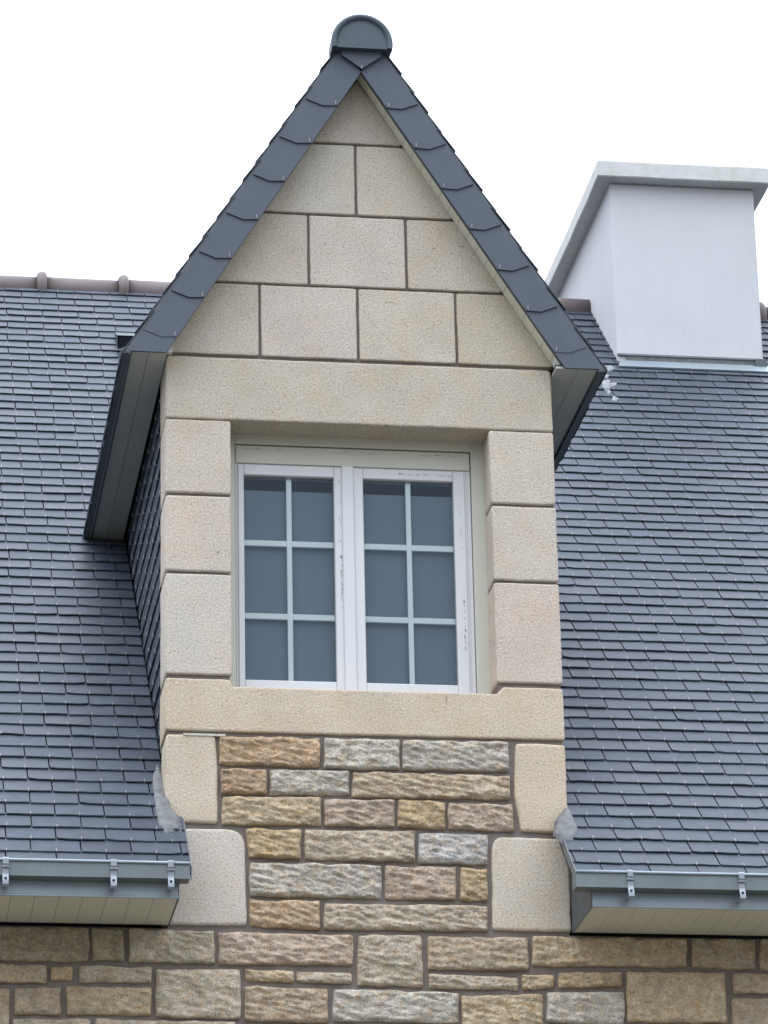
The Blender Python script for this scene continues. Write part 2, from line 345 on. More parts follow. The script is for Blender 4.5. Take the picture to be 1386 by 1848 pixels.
# gable stones, clipped along the rake line
def gx(z): return (AZ-z)/GS
def gable_stone(x0, x1, z0, z1, tone):
    hl0, hl1 = AX-gx(z0)-.022, AX-gx(z1)-.022; hr0, hr1 = AX+gx(z0)+.003, AX+gx(z1)+.003
    cs = []
    if x0 is None and x1 is None: cs = [(hl0, z0, .004), (hr0, z0, .004), (AX+.001, z1, .001)]
    elif x0 is None: cs = [(hl0, z0, .004), (x1-J, z0, .006), (x1-J, z1, .006), (hl1, z1, .004)]
    elif x1 is None: cs = [(x0+J, z0, .006), (hr0, z0, .004), (hr1, z1, .004), (x0+J, z1, .006)]
    else: cs = rect(x0+J, x1-J, z0, z1)
    cb('gable_stone', cs, tone, bev=.0045, yb=.18)
xs = [P0(x, 580)[0] for x in (469, 646, 823)]
gtn = [(.44, .41, .35), (.475, .445, .395), (.475, .44, .37), (.44, .405, .33)]
e = [None]+xs+[None]
for i in range(4): gable_stone(e[i], e[i+1], j0+J, j1-J, gtn[i])
xs = [P0(x, 455)[0] for x in (557, 733)]; e = [None]+xs+[None]; gtn = [(.45, .42, .36), (.48, .45, .40), (.45, .415, .35)]
for i in range(3): gable_stone(e[i], e[i+1], j1+J, j2-J, gtn[i])
xs = [P0(642, 325)[0]]; e = [None]+xs+[None]
for i in range(2): gable_stone(e[i], e[i+1], j2+J, j3-J, [(.45, .43, .385), (.455, .425, .365)][i])
gable_stone(None, None, j3+J, AZ-.004, (.40, .375, .325))
# rubble infill under the sill
inf = [q(398, 578, 1327, 1331, 1377, 1383, 'org'), q(586, 722, 1331, 1333, 1384, 1386, 'gry'), q(729, 919, 1334, 1337, 1386, 1390, 'gry'),
    q(400, 482, 1385, 1387, 1430, 1431, 'brn'), q(488, 631, 1388, 1390, 1432, 1433, 'gry'), q(638, 920, 1391, 1399, 1436, 1441, 'tan'),
    q(402, 580, 1436, 1438, 1485, 1487, 'yel'), q(586, 712, 1441, 1443, 1487, 1490, 'pnk'), q(719, 803, 1443, 1445, 1490, 1494, 'gld'), q(811, 924, 1447, 1451, 1494, 1498, 'pnk', None, 929),
    q(445, 543, 1494, 1496, 1545, 1547, 'gld', 451), q(552, 749, 1496, 1499, 1548, 1553, 'crm'), q(758, 881, 1502, 1505, 1554, 1557, 'blu'),
    q(452, 689, 1555, 1560, 1614, 1619, 'gry'), q(697, 824, 1561, 1565, 1619, 1622, 'pnk'), q(832, 880, 1566, 1567, 1622, 1623, 'gld'),
    q(452, 577, 1622, 1625, 1669, 1674, 'org'), q(586, 881, 1630, 1633, 1674, 1678, 'crm')]
mb = MB()
for i, (a, b, c, d, t) in enumerate(inf):
    k = 1+random.uniform(-.04, .04); rock(mb, a, b, c, d, tuple(v*k for v in t), seed=200+i*5.3, grid=.007, rad=.007)
mb.build('rubble_infill', dormer)
def mark(px, w_, name='rust_mark'):      # thin mineral streak or pock on a dressed block, px = points along it
    t = MB(); P_ = [Vector(P0(*p_)) for p_ in px]; L_, R_ = [], []
    Q = []
    for a_, b_ in zip(P_[:-1], P_[1:]):
        for k in range(6): Q.append(a_.lerp(b_, k/6))
    Q.append(P_[-1])
    for i, p_ in enumerate(Q):
        d_ = (Q[min(i+1, len(Q)-1)]-Q[max(i-1, 0)]).normalized(); n_ = Vector((-d_.y, d_.x)); f_ = w_*(.35+random.random())*(1 if 0 < i < len(Q)-1 else .2)
        L_.append(p_+n_*f_*.5); R_.append(p_-n_*f_*.5)
    vs = [(p_.x, -.0009, p_.y) for p_ in L_+R_]; n = len(Q)
    t.add(vs, [(i, n+i, n+i+1, i+1) for i in range(n-1)], 'stain'); t.build(name, dormer)
mark([(652, 556), (672, 583), (700, 612), (736, 642)], .0011); mark([(826, 443), (834, 446), (840, 444)], .006, 'dark_mark'); mark([(779, 448), (786, 449)], .006, 'dark_mark')
mark([(803, 1257), (806, 1262), (806, 1270)], .007, 'dark_mark'); mark([(693, 545), (708, 546), (716, 550)], .0024, 'dark_mark'); mark([(512, 712), (516, 716)], .004, 'dark_mark')
mark([(391, 999), (396, 993)], .005, 'dark_mark'); mark([(772, 718), (775, 723)], .004, 'dark_mark')
mb = MB(); a = P0(331, 1321); b = P0(407, 1327)
mb.box((a[0], -.004, a[1]-.016), (b[0], .02, a[1]-.006), 'granite', G5); mb.build('mortar_packing', dormer)

# ------------------------------------------------------------------ slates
def slate(mb, O, U, S, N, x0, x1, s0, L, tilt=.0068, th=.0045, m='slate', hook=True, chip=True, hookpos=None, hw=.0016, hm='hook'):
    """slate with its tail at s0, running up S; U across, N outward."""
    def P(x, s, h): return O+U*x+S*s+N*h
    nt_ = 6; dx = (x1-x0); j = [random.uniform(-.002, .002) for _ in range(nt_)]
    sk = random.uniform(-.003, .003); up = random.uniform(0, .004)
    xs_ = [x0+dx*i/(nt_-1) for i in range(nt_)]
    ss = [s0+j[i]+sk*(i/(nt_-1)-.5)*2 for i in range(nt_)]
    if chip and random.random() < .3:
        k = random.choice([0, nt_-1]); ss[k] += random.uniform(.004, .012)
    if chip and random.random() < .16:
        k = random.randint(1, nt_-3); ss[k] += random.uniform(.003, .007); ss[k+1] += random.uniform(.002, .006)
    tail_t = [P(xs_[i], ss[i]+.001, tilt+th+up) for i in range(nt_)]; tail_b = [P(xs_[i], ss[i]-.001, tilt+up) for i in range(nt_)]
    hd = [P(x1, s0+L, .002), P(x0, s0+L, .002)]
    vs = tail_t+tail_b+hd+[P(x1, s0+L, -.003), P(x0, s0+L, -.003)]
    n = nt_
    fs = [tuple(range(n))+(2*n, 2*n+1)]+[(n+i, n+i+1, i+1, i) for i in range(n-1)]
    fs += [(2*n-1, 2*n+2, 2*n, n-1), (2*n+3, n, 0, 2*n+1)]
    mb.add(vs, fs, m)
    if hook and dx > .12:
        hx = x0+dx*.5+random.uniform(-.003, .003) if hookpos is None else hookpos
        w_ = hw; h = tilt+th+up+.0025; t0 = s0-.004; t1 = s0+random.uniform(.013, .021); lean = random.uniform(-.002, .002)
        vs = [P(hx-w_, t0, tilt-.004), P(hx+w_, t0, tilt-.004), P(hx+w_, t0, h), P(hx-w_, t0, h), P(hx+w_+lean, t1, h+.001), P(hx-w_+lean, t1, h+.001)]
        mb.add(vs, [(0, 1, 2, 3), (3, 2, 4, 5)], hm)
# main roof -----------------------------------------------------
O = Vector((0, -.475, roofz(-.475))); U = Vector((1, 0, 0)); c43, s43 = math.cos(R(42.2)), math.sin(R(42.2)); S = Vector((0, c43, s43)); N = Vector((0, -s43, c43))
RIDGE_Y = 5.58; EXPO, PW = .1212, .2185
mr = MB(); rows = int((RIDGE_Y-(-.475))/c43/EXPO)
DR = 10.52; DSL = 1.62
for r_ in range(rows):
    s0 = r_*EXPO; Y = O.y+s0*c43; Z = O.z+s0*s43
    if Y < -.13: lim = .852
    elif Y < .0: lim = .905
    elif Z < 8.75: lim = .912
    else: lim = max(0, (DR-Z)/DSL-.12)
    if Z > DR-.1: lim = 0
    x = -4.7+(PW/2 if r_ % 2 else 0)+random.uniform(-.008, .008)
    off = .045*math.sin(r_*.9)*0
    while x < 5.7:
        x0, x1 = x+.0024, x+PW-.0024-random.uniform(0, .0015); x += PW
        if lim > 0:
            if x0 >= -lim and x1 <= lim: continue
            if x0 < -lim < x1: x1 = -lim
            elif x0 < lim < x1: x0 = lim
            elif x0 < -lim and x1 > lim: continue
        if x1-x0 < .006: continue
        slate(mr, O, U, S, N, x0, x1, s0, .15)
def deck(mb, xa, xb, ya, yb):
    za, zb = roofz(ya), roofz(yb); o = N*-.006
    mb.prism([Vector((xa, ya, za))+o, Vector((xb, ya, za))+o, Vector((xb, yb, zb))+o, Vector((xa, yb, zb))+o], N*-.05, 'under')
deck(mr, -4.7, -.90, -.44, RIDGE_Y); deck(mr, .90, 5.7, -.44, RIDGE_Y); deck(mr, -.898, .898, 3.0, RIDGE_Y)
deck(mr, -.898, -.852, -.44, -.12); deck(mr, .852, .898, -.44, -.12)
ZR = roofz(RIDGE_Y)
mr.prism([(-4.7, RIDGE_Y+.002, ZR), (5.7, RIDGE_Y+.002, ZR), (5.7, 11.1, ZR-(11.1-RIDGE_Y)*SL), (-4.7, 11.1, ZR-(11.1-RIDGE_Y)*SL)], (0, -.03, -.04), 'slate')
roof = mr.build('main_roof', house, label='dark blue-grey slate roof')
# ridge tiles
def half_tube(mb, x0, x1, y, z, r0, r1, m, n=16, a0=-20, a1=200, th=.012):
    vs = []; 
    for (x, r_) in ((x0, r0), (x1, r1), (x1, r1-th), (x0, r0-th)):
        for i in range(n+1):
            a = R(a0+(a1-a0)*i/n); vs.append((x, y+r_*math.cos(a), z+r_*math.sin(a)))
    fs = []
    k = n+1
    for q_ in range(4):
        for i in range(n): fs.append((q_*k+i, ((q_+1) % 4)*k+i, ((q_+1) % 4)*k+i+1, q_*k+i+1))
    mb.add(vs, fs, m, (1, 1, 1), True)
RZ, RR = ZR-.050, .098
joints = []
x = -.682-.51*8
while x < 5.6: joints.append(x); x += .512
for i, xj in enumerate(joints):
    if xj > 1.3 and xj < 2.1: pass
    t = MB(); xe = xj+.512
    a, b = xj+.02, xe+.012
    if a < 2.31 < b: b = 2.318
    if a > 2.25 and b < 3.28: continue
    if a < 3.22 < b: a = 3.225
    half_tube(t, a, b, RIDGE_Y, RZ+random.uniform(-.003, .003), RR, RR-.004, 'ridge')
    if not (2.2 < xj < 3.26) and xj > -4.5 and not (xj > 1.7 and xj < 2.4):     # raised collar with a rounded lip
        prof = [(-.036, -.002), (-.034, .012), (-.024, .024), (-.008, .031), (.008, .031), (.022, .022), (.029, .008), (.030, -.002)]
        vs = []; n = 16
        for p0 in prof:
            for q_ in range(n+1):
                a_ = R(-24+228*q_/n); vs.append((xj+p0[0], RIDGE_Y+(RR+p0[1])*math.cos(a_), RZ+(RR+p0[1])*math.sin(a_)))
        t.add(vs, [(r_*(n+1)+i_, (r_+1)*(n+1)+i_, (r_+1)*(n+1)+i_+1, r_*(n+1)+i_+1) for r_ in range(len(prof)-1) for i_ in range(n)], 'ridge', (1, 1, 1), True)
    t.build('ridge_tile', roof)
# roof vent peeping out behind the dormer eave
v_ = MB(); p = PR(212, 632); 
vx = p.x; O2 = Vector((0, p.y, roofz(p.y)))
def PV(x, s, h): return O2+U*x+S*s+N*h
v_.add([PV(vx, .0, .012), PV(vx+.26, .0, .012), PV(vx+.26, .03, .085), PV(vx-.004, .03, .085), PV(vx+.26, .30, .012), PV(vx, .30, .012)], [(0, 3, 5), (1, 4, 2), (3, 2, 4, 5)], 'zincd')
v_.add([PV(vx+.006, .012, .012), PV(vx+.254, .012, .012), PV(vx+.254, .034, .078), PV(vx+.006, .034, .078)], [(0, 1, 2, 3)], 'under')
v_.build('roof_vent', roof, label='small dark roof vent')
# flashings at the foot of the dormer, lead dressed over the slates
def on_roof_patch(name, px, h0, h1, m='lead', jit=.0012, parent=roof, lab=None):
    t = MB(); base = [PR(*p_) for p_ in px]; c_ = sum(base, Vector())/len(base)
    out = []
    for i in range(len(base)):
        a_, b_ = base[i], base[(i+1) % len(base)]
        k = max(1, int((b_-a_).length/.02))
        out += [a_.lerp(b_, j_/k)+Vector((random.uniform(-jit, jit), 0, random.uniform(-jit, jit))) for j_ in range(k)]
    n = len(out); vs = [p_+N*.0 for p_ in out]+[p_.lerp(c_, .10)+N*(h0+random.uniform(-.001, .001)) for p_ in out]+[p_.lerp(c_, .45)+N*(h1+random.uniform(-.0015, .0015)) for p_ in out]+[c_+N*h1]
    fs = []
    for r0_ in (0, 1):
        for i in range(n): fs.append((r0_*n+i, r0_*n+(i+1) % n, (r0_+1)*n+(i+1) % n, (r0_+1)*n+i))
    for i in range(n): fs.append((2*n+i, 2*n+(i+1) % n, 3*n))
    t.add(vs, fs, m, (1, 1, 1), True); ob = t.build(name, parent)
    if lab: ob['label'] = lab
    return ob
on_roof_patch('lead_flashing', [(282, 1378), (273, 1408), (279, 1460), (286, 1495), (300, 1508), (318, 1502), (329, 1504), (329, 1488), (312, 1480), (305, 1450), (296, 1415), (290, 1390)], .0175, .021)
on_roof_patch('lead_flashing', [(1024, 1455), (1034, 1478), (1044, 1503), (1034, 1519), (1012, 1522), (998, 1508), (1000, 1485), (1012, 1470)], .0175, .022)
for px in ([(1078, 664), (1105, 662), (1112, 668), (1098, 675), (1080, 678)], [(1084, 690), (1101, 688), (1103, 702), (1096, 712), (1088, 704)], [(1100, 694), (1114, 693), (1112, 700), (1102, 703)],
           [(1106, 717), (1117, 722), (1112, 729), (1104, 726)], [(1095, 708), (1103, 710), (1100, 717), (1096, 715)], [(1088, 679), (1099, 680), (1098, 686), (1090, 685)]):
    on_roof_patch('mortar_splash', px, .0142, .0148, 'splash', .004)
# vertical zinc cheeks closing the roof edge beside the dormer foot
for sx in (-1, 1):
    t = MB(); xa = sx*.852
    pts = [(xa, -.12, roofz(-.12)+.012), (xa, -.475, roofz(-.475)+.014), (xa, -.475, roofz(-.475)-.05), (xa, -.12, roofz(-.12)-.05)]
    t.prism(pts, (sx*-.004, 0, 0), 'zinc'); t.build('edge_flashing', roof)

# ------------------------------------------------------------------ dormer cheeks: slate hung
for sx in (-1, 1):
    t = MB(); Oc = Vector((sx*.893, .10, 6.60)); Uc = Vector((0, 1, 0)); Sc = Vector((0, 0, 1)); Nc = Vector((sx, 0, 0))
    t.prism([(sx*.893, .10, 6.55), (sx*.893, .10, 8.77), (sx*.893, 2.45, 8.77)], (-sx*.05, 0, 0), 'under')
    for r_ in range(19):
        z = 6.60+r_*.1195; ym = RY0+(z+.13-RZ0)/SL+.1; yy = .10-(PW/2 if r_ % 2 else 0)
        while yy < ym:
            a_, b_ = max(yy, .10), min(yy+PW, ym); yy += PW
            if b_-a_ < .03: continue
            if sx < 0: slate(t, Oc, Uc, Sc, Nc, a_-.10+.0016, b_-.10-.0016, z-6.60, .15, tilt=.006, hw=.005, hm='bar_hook')  # cheek hooks take the pale bar colour, brightened to offset the shade here
            else: slate(t, Oc, Uc, Sc, Nc, a_-.10+.0016, b_-.10-.0016, z-6.60, .15, tilt=.006, hw=.005, hm='bar_hook')
    t.build('slate_cheek', dormer)

# ------------------------------------------------------------------ dormer roof
XC = .018; YF = -.11
IX, IZ = .945, 8.765; OX = 1.130; IAZ = 10.283                   # rake cladding inner/outer lines
droof = MB()
for sx in (-1, 1):
    foot = Vector((XC+sx*(OX+.006), YF, 8.770)); Lf = (Vector((XC, YF, 10.580))-foot); apex = foot+Lf*.905; L_ = Lf.length*.905
    Sd = (apex-foot).normalized(); Ud = Vector((0, 1, 0)); Nd = Vector((sx*abs(Sd.z), 0, abs(Sd.x)))
    droof.prism([foot, apex, apex+Vector((0, 4.4, 0)), foot+Vector((0, 4.4, 0))], Nd*-.03, 'zincd')
    nr = int(L_/.1195)
    for r_ in range(nr):
        s0 = r_*.1195-.012; zz = foot.z+Sd.z*s0; ym = RY0+(zz-RZ0)/SL+.35-YF; yy = -.004-(PW/2 if r_ % 2 else 0)
        while yy < ym:
            a_, b_ = max(yy, -.013+random.uniform(0, .004)), yy+PW; yy += PW
            slate(droof, foot, Ud, Sd, Nd, a_+.0016, b_-.0016, s0, .15, tilt=.005, hook=False)
droof = droof.build('dormer_roof', house, label='steep slate roof of the dormer')
# rake cladding: one overlapping row of clipped slates on each side
for sx in (-1, 1):
    t = MB()
    ia = Vector((XC, 0, IAZ)); ib = Vector((XC+sx*IX, 0, IZ)); oa = Vector((XC+sx*.112, 0, 10.425)); ob_ = Vector((XC+sx*OX, 0, IZ))
    n = 7
    # pixel-measured joint spacing .242 m down the rake
    Li = (ib-ia).length; dI = (ib-ia).normalized(); dO = (ob_-oa).normalized()
    def IN(s): return ia+dI*s
    nrm = Vector((-dI.z*sx, 0, dI.x*sx))
    if nrm.z < 0: nrm = -nrm
    Wd = .146; HW = Wd/abs(dI.z); ob_ = Vector((ib.x+sx*HW, 0, IZ)); oa = Vector((ia.x+sx*.0+sx*(HW-.13/abs(dI.z/dI.x)), 0, ia.z+.13))
    def OU(s): return IN(s)+nrm*Wd
    s = .045; k = 0; marks = [.0]
    js = [.225+.2445*i for i in range(7)]
    tops = [-.03]+js
    for i, s0 in enumerate(tops):
        last = i == len(tops)-1
        s1 = js[i] if not last else None
        yf0 = YF-.020; 
        def HZ(s, dz, fr):      # point on the level through IN(s), fr of the way to the outer edge
            p_ = IN(s); return Vector((p_.x+sx*fr*(HW-dz/abs(dI.z/dI.x)), 0, p_.z+dz))
        up_in = IN(s0-.04) if i else IN(0); up_out = HZ(s0, .09, 1) if i else HZ(0, .13, 1)
        low = [HZ(s1, .028, 1), HZ(s1, -.004, .42), IN(s1)] if not last else [ob_, ib]
        y_up, y_lo = YF-.006, YF-.016
        pts = [up_in]+[up_out]+low
        tot = Li
        vs = []
        for p_ in pts:
            q_ = (p_-ia).dot(dI); e_ = (js[i] if not last else 1.79)
            vs.append(Vector((p_.x, YF-.0145+.009*(e_-q_)/.28, p_.z)))
        m_ = len(vs); bk = [v__+Vector((0, .006, 0)) for v__ in vs]
        fs = [tuple(range(m_)), tuple(reversed(range(m_, 2*m_)))]+[(i_, m_+i_, m_+(i_+1) % m_, (i_+1) % m_) for i_ in range(m_)]
        t.add(vs+bk, fs, 'rake')
        if not last:
            p_ = IN(s1)+nrm*.012
            t.box((p_.x-.0018, y_lo-.004, p_.z-.004), (p_.x+.0018, y_lo-.001, p_.z+.016), 'hook')
    # backing board
    t.prism([Vector((p_.x, YF+.002, p_.z)) for p_ in (ia, oa, ob_+Vector((-sx*.004, 0, .004)), ib+Vector((0, 0, .004)))], (0, .018, 0), 'zincd')
    t.build('rake_cladding', droof)
t = MB()      # pentagonal apex slate with V-shaped foot
t.prism([(XC-.08, YF-.026, 10.43), (XC-.098, YF-.026, 10.362), (XC, YF-.026, 10.290), (XC+.098, YF-.026, 10.362), (XC+.08, YF-.026, 10.43)], (0, .008, 0), 'rake')
t.box((XC-.002, YF-.031, 10.288), (XC+.002, YF-.027, 10.306), 'hook'); t.build('apex_slate', droof)
# rake soffits: pale boards between cladding and gable, with board joints
for sx in (-1, 1):
    t = MB(); ax_ = AX-(.018 if sx < 0 else 0); ia = Vector((ax_, 0, AZ)); ib = Vector((ax_+sx*gx(8.62), 0, 8.62)); d_ = (ib-ia).normalized(); Ls = (ib-ia).length
    nr_ = Vector((-d_.z*sx, 0, d_.x*sx)); nr_ = nr_ if nr_.z > 0 else -nr_
    nb = 22
    lim = ((AZ-8.775)/abs(d_.z))
    for i in range(nb):
        a_, b_ = lim*i/nb+.0012, lim*(i+1)/nb-.0012
        p0, p1 = ia+d_*a_, ia+d_*b_
        t.prism([Vector((p0.x, YF+.022, p0.z))-nr_*.0, Vector((p0.x, -.001, p0.z)), Vector((p1.x, -.001, p1.z)), Vector((p1.x, YF+.022, p1.z))], nr_*.01, 'pvc')
    p0, p1 = ia, ia+d_*lim
    t.prism([Vector((p0.x, YF+.022, p0.z))+nr_*.011, Vector((p0.x, -.001, p0.z))+nr_*.011, Vector((p1.x, -.001, p1.z))+nr_*.011, Vector((p1.x, YF+.022, p1.z))+nr_*.011], nr_*.01, 'under')
    t.build('rake_soffit', droof)
# side eave soffits and drip edges
for sx in (-1, 1):
    t = MB(); xi = sx*.921; xo = XC+sx*(OX-.012) if sx > 0 else XC-OX+.018
    ys, ye = YF+.004, 2.6
    bw = (abs(xo)-abs(xi))/2
    for i in range(2):
        xa, xb = sorted((sx*(abs(xi)+bw*i+.001), sx*(abs(xi)+bw*(i+1)-.001)))
        t.box((xa, ys, 8.768), (xb, ye, 8.78), 'soffit')
    xa, xb = sorted((xi, xo)); t.box((xa, ys+.01, 8.7805), (xb, ye, 8.79), 'under')
    t.build('eave_soffit', droof)
    t = MB(); xo2 = XC+sx*(OX+.002)
    t.prism([(xo2-sx*.024, ys, 8.758), (xo2+sx*.012, ys, 8.762), (xo2+sx*.020, ys, 8.785), (xo2-sx*.010, ys, 8.80)], (0, ye-ys, 0), 'zincd')
    t.build('eave_trim', droof)
    t = MB()     # small white end piece at the inner foot of the rake
    if sx < 0: (xa, za), (xb, zb__) = PY(302, 636, -.07), PY(311, 618, -.07)
    else: (xa, za), (xb, zb__) = PY(1001, 661, -.07), PY(1010, 645, -.07)
    t.prism([(xa, -.075, za), (xb, -.075, za), ((xb if sx < 0 else xa), -.075, zb__)], (0, .03, 0), 'frame')
    t.build('soffit_end_piece', droof)
# rounded ridge cap with a closed end
t = MB(); cy0, cy1 = -.175, 4.2; cz = 10.414; rr = .148; n = 22
def arc(y, r_, fl=.0):
    o_ = []
    for i in range(n+1):
        a_ = math.pi*(-.065+1.13*i/n); o_.append((XC+r_*math.cos(a_), y, cz+r_*1.02*math.sin(a_)))
    return o_
cy1 = -.05
rings = [arc(cy0+.012, rr-.030), arc(cy0+.008, rr-.026), arc(cy0, rr-.022), arc(cy0-.004, rr-.010), arc(cy0, rr), arc(cy0+.012, rr+.003), arc(cy0+.05, rr), arc(cy1, rr)]
vs = [p_ for r_ in rings for p_ in r_]; fs = []
k = n+1
for r_ in range(len(rings)-1):
    for i in range(n): fs.append((r_*k+i, r_*k+i+1, (r_+1)*k+i+1, (r_+1)*k+i))
t.add(vs, fs, 'cap', (1, 1, 1), True)
t.add(rings[0], [tuple(range(n+1))], 'cap')
t.box((XC-rr+.004, cy0+.006, cz-.030), (XC+rr-.004, cy1, cz-.014), 'cap')
half = [[(XC+.116*math.cos(math.pi*i/n), y_, cz-.01+.145*math.sin(math.pi*i/n)) for i in range(n+1)] for y_ in (-.06, 4.2)]
t.add(half[0]+half[1], [(i, i+1, k+i+1, k+i) for i in range(n)], 'cap', (1, 1, 1), True)
t.build('ridge_cap', droof, label='rounded dark ridge cap with closed half-moon end')

# ------------------------------------------------------------------ window
YW = .15
wn = MB()
wx0, wx1, wz0, wz1 = -.578, .543, 7.185, 8.428
def ring(mb, x0, x1, z0, z1, wl, wr, wb, wt, y0, y1, m, bev=.003):
    mb.box((x0, y0, z0), (x0+wl, y1, z1), m, bev=bev); mb.box((x1-wr, y0, z0), (x1, y1, z1), m, bev=bev)
    mb.box((x0+wl, y0+.0006, z0), (x1-wr, y1, z0+wb), m, bev=bev); mb.box((x0+wl, y0+.0006, z1-wt), (x1-wr, y1, z1), m, bev=bev)
ring(wn, -.625, .625, 7.16, 8.50, .625+wx0-.002, .625-wx1-.002, .022, .070, YW-.012, YW+.10, 'surround')
win = wn.build('window', house, label='white double window with small panes under a cream surround')
t = MB(); ring(t, wx0, wx1, wz0, wz1, .026, .046, .046, .10, YW+.004, YW+.07, 'frame')
t.box((wx0+.003, YW-.004, 8.335), (wx1-.003, YW+.003, 8.424), 'surround', bev=.002)      # head rail
t.box((wx1-.030, YW-.001, wz0+.01), (wx1-.022, YW+.003, 8.33), 'frame', bev=.001)
t.build('frame', win)
def sash(x0, x1, px0, px1, name='sash'):
    t = MB(); z0, z1 = 7.215, 8.330; pz0, pz1 = 7.262, 8.276
    ring(t, x0, x1, z0, z1, px0-x0, x1-px1, pz0-z0, z1-pz1, YW-.006, YW+.05, 'frame', bev=.004)
    ring(t, px0-.010, px1+.010, pz0-.010, pz1+.010, .010, .010, .010, .010, YW+.0, YW+.04, 'frame', bev=.003) if False else None
    s_ = t.build(name, win)
    cx = (px0+px1)/2+.003; yb_ = YW+.026
    b_ = MB(); b_.box((cx-.0125, yb_, pz0), (cx+.0125, yb_+.012, pz1), 'bar_hook', bev=.002)
    for zc in (7.947, 7.585):
        b_.box((px0, yb_+.0008, zc-.0145), (cx-.0125, yb_+.0115, zc+.0145), 'bar_hook', bev=.002); b_.box((cx+.0125, yb_+.0008, zc-.0145), (px1, yb_+.0115, zc+.0145), 'bar_hook', bev=.002)
    b_.build('glazing_bars', win)
    g_ = MB(); g_.add([(px0-.004, yb_-.006, pz0-.004), (px1+.004, yb_-.006, pz0-.004), (px1+.004, yb_-.006, pz1+.004), (px0-.004, yb_-.006, pz1+.004)], [(0, 1, 2, 3)], 'glass'); g_.build('pane', win)
t = MB(); t.box((-.55, YW+.060, 7.20), (.52, YW+.066, 8.222), 'panel'); t.build('interior_panel', win)  # blue-grey panel behind the panes, ending short of their top edge
sash(-.566, -.062, -.537, -.111); sash(-.024, .514, .028, .458)
t = MB(); t.box((-.075, YW-.016, 7.20), (-.018, YW-.007, 8.334), 'frame', bev=.004); t.box((-.068, YW-.02, 7.195), (-.022, YW-.0165, 7.212), 'frame', bev=.001); t.build('centre_cover', win)
# torn remains of printed protective film
t = MB(); rs = random.Random(5)
def film(x0, z0, x1, z1, n, y=YW-.0072, amp=.004, ln=.012):
    for i in range(n):
        u = rs.random(); x = x0+(x1-x0)*u; z = z0+(z1-z0)*u; l = rs.uniform(.3, 1)*ln; ve = abs(z1-z0) > abs(x1-x0)
        dx_, dz_ = (rs.uniform(.0012, .003), l) if ve else (l, rs.uniform(.0012, .0026))
        x += rs.uniform(-amp, amp)*(1 if ve else 0); z += rs.uniform(-amp, amp)*(0 if ve else 1)
        t.add([(x, y, z), (x+dx_, y, z+rs.uniform(-.001, .001)), (x+dx_+rs.uniform(-.001, .001), y, z+dz_), (x+rs.uniform(-.001, .001), y, z+dz_)], [(0, 1, 2, 3)], 'ink')
film(-.087, 7.95, -.085, 8.27, 12); film(-.083, 7.62, -.082, 7.88, 32); film(.495, 7.42, .495, 7.70, 30); film(.485, 7.9, .485, 8.2, 8)
film(.18, 8.305, .46, 8.302, 26); film(-.56, 8.408, -.36, 8.407, 16, y=YW-.0046); film(-.12, 8.405, .10, 8.404, 14, y=YW-.0046); film(.28, 8.404, .52, 8.404, 18, y=YW-.0046)
t.build('film_remains', win, label='torn grey print from protective film', kind='stuff')
t = MB(); t.box((-.66, .34, 6.9), (.66, 1.9, 8.62), 'dark'); t.f = t.f; 
t2 = MB()
X0, X1, Y0, Y1, Z0, Z1 = -.70, .70, .262, 1.9, 7.0, 8.62
vs = [(X0, Y0, Z0), (X1, Y0, Z0), (X1, Y1, Z0), (X0, Y1, Z0), (X0, Y0, Z1), (X1, Y0, Z1), (X1, Y1, Z1), (X0, Y1, Z1)]
t2.add(vs, [(0, 1, 2, 3), (7, 6, 5, 4), (1, 5, 6, 2), (2, 6, 7, 3), (3, 7, 4, 0)], 'dark'); t2.build('room', win)

win.location = (.004, .035, .012)

# ------------------------------------------------------------------ chimney
ch = MB(); cx0, cx1, cyf, cyb = 2.312, 3.231, 4.772, 7.2
zt = 12.165; vs = []
segs = 8
ch.box((cx0, cyf, 10.0), (cx1, cyb, zt), 'render', bev=.012)
chim = ch.build('chimney', house, label='wide white rendered chimney')
t = MB(); o_ = .092
def slab(z, e): return [(cx0-o_-e+.01, cyf-o_-e+.01, z), (cx1+o_+e-.01, cyf-o_-e+.01, z), (cx1+o_+e-.01, cyb+o_+e-.01, z), (cx0-o_-e+.01, cyb+o_+e-.01, z)]
lv = [(zt+.001, 0.004), (zt+.008, .010), (zt+.105, .007), (zt+.116, .001), (zt+.122, -.016)]
vs = []; fs = []
NS = 14
for z, e_ in lv:
    c4 = slab(z, e_)
    for i in range(4):
        a_, b_ = Vector(c4[i]), Vector(c4[(i+1) % 4])
        for k_ in range(NS):
            p_ = a_.lerp(b_, k_/NS); p_ += Vector((nn(p_.x*3, p_.y*3, z*2), nn(p_.y*3, p_.x*3, z*3), nn(p_.x*4, p_.y*4, 9)))*.006; vs.append(p_)
m_ = 4*NS
for r_ in range(len(lv)-1):
    for i in range(m_): fs.append((r_*m_+i, r_*m_+(i+1) % m_, (r_+1)*m_+(i+1) % m_, (r_+1)*m_+i))
fs += [tuple(reversed(range(m_))), tuple(range((len(lv)-1)*m_, len(lv)*m_))]
t.add(vs, fs, 'capcon'); t.build('chimney_cap', chim, label='overhanging weathered concrete slab')
t = MB(); zb_ = roofz(cyf)
t.box((cx0-.004, cyf-.016, zb_+.045), (cx1+.004, cyf-.001, zb_+.062), 'zinc', bev=.004)
t.box((cx0+.05, cyf-.009, zb_+.014), (cx1-.05, cyf-.001, zb_+.046), 'lead')
a0 = PR(1105, 690); yb_ = cyf; yf_ = yb_-.085
def RP(x, y, h): return Vector((x, y, roofz(y)))+N*h
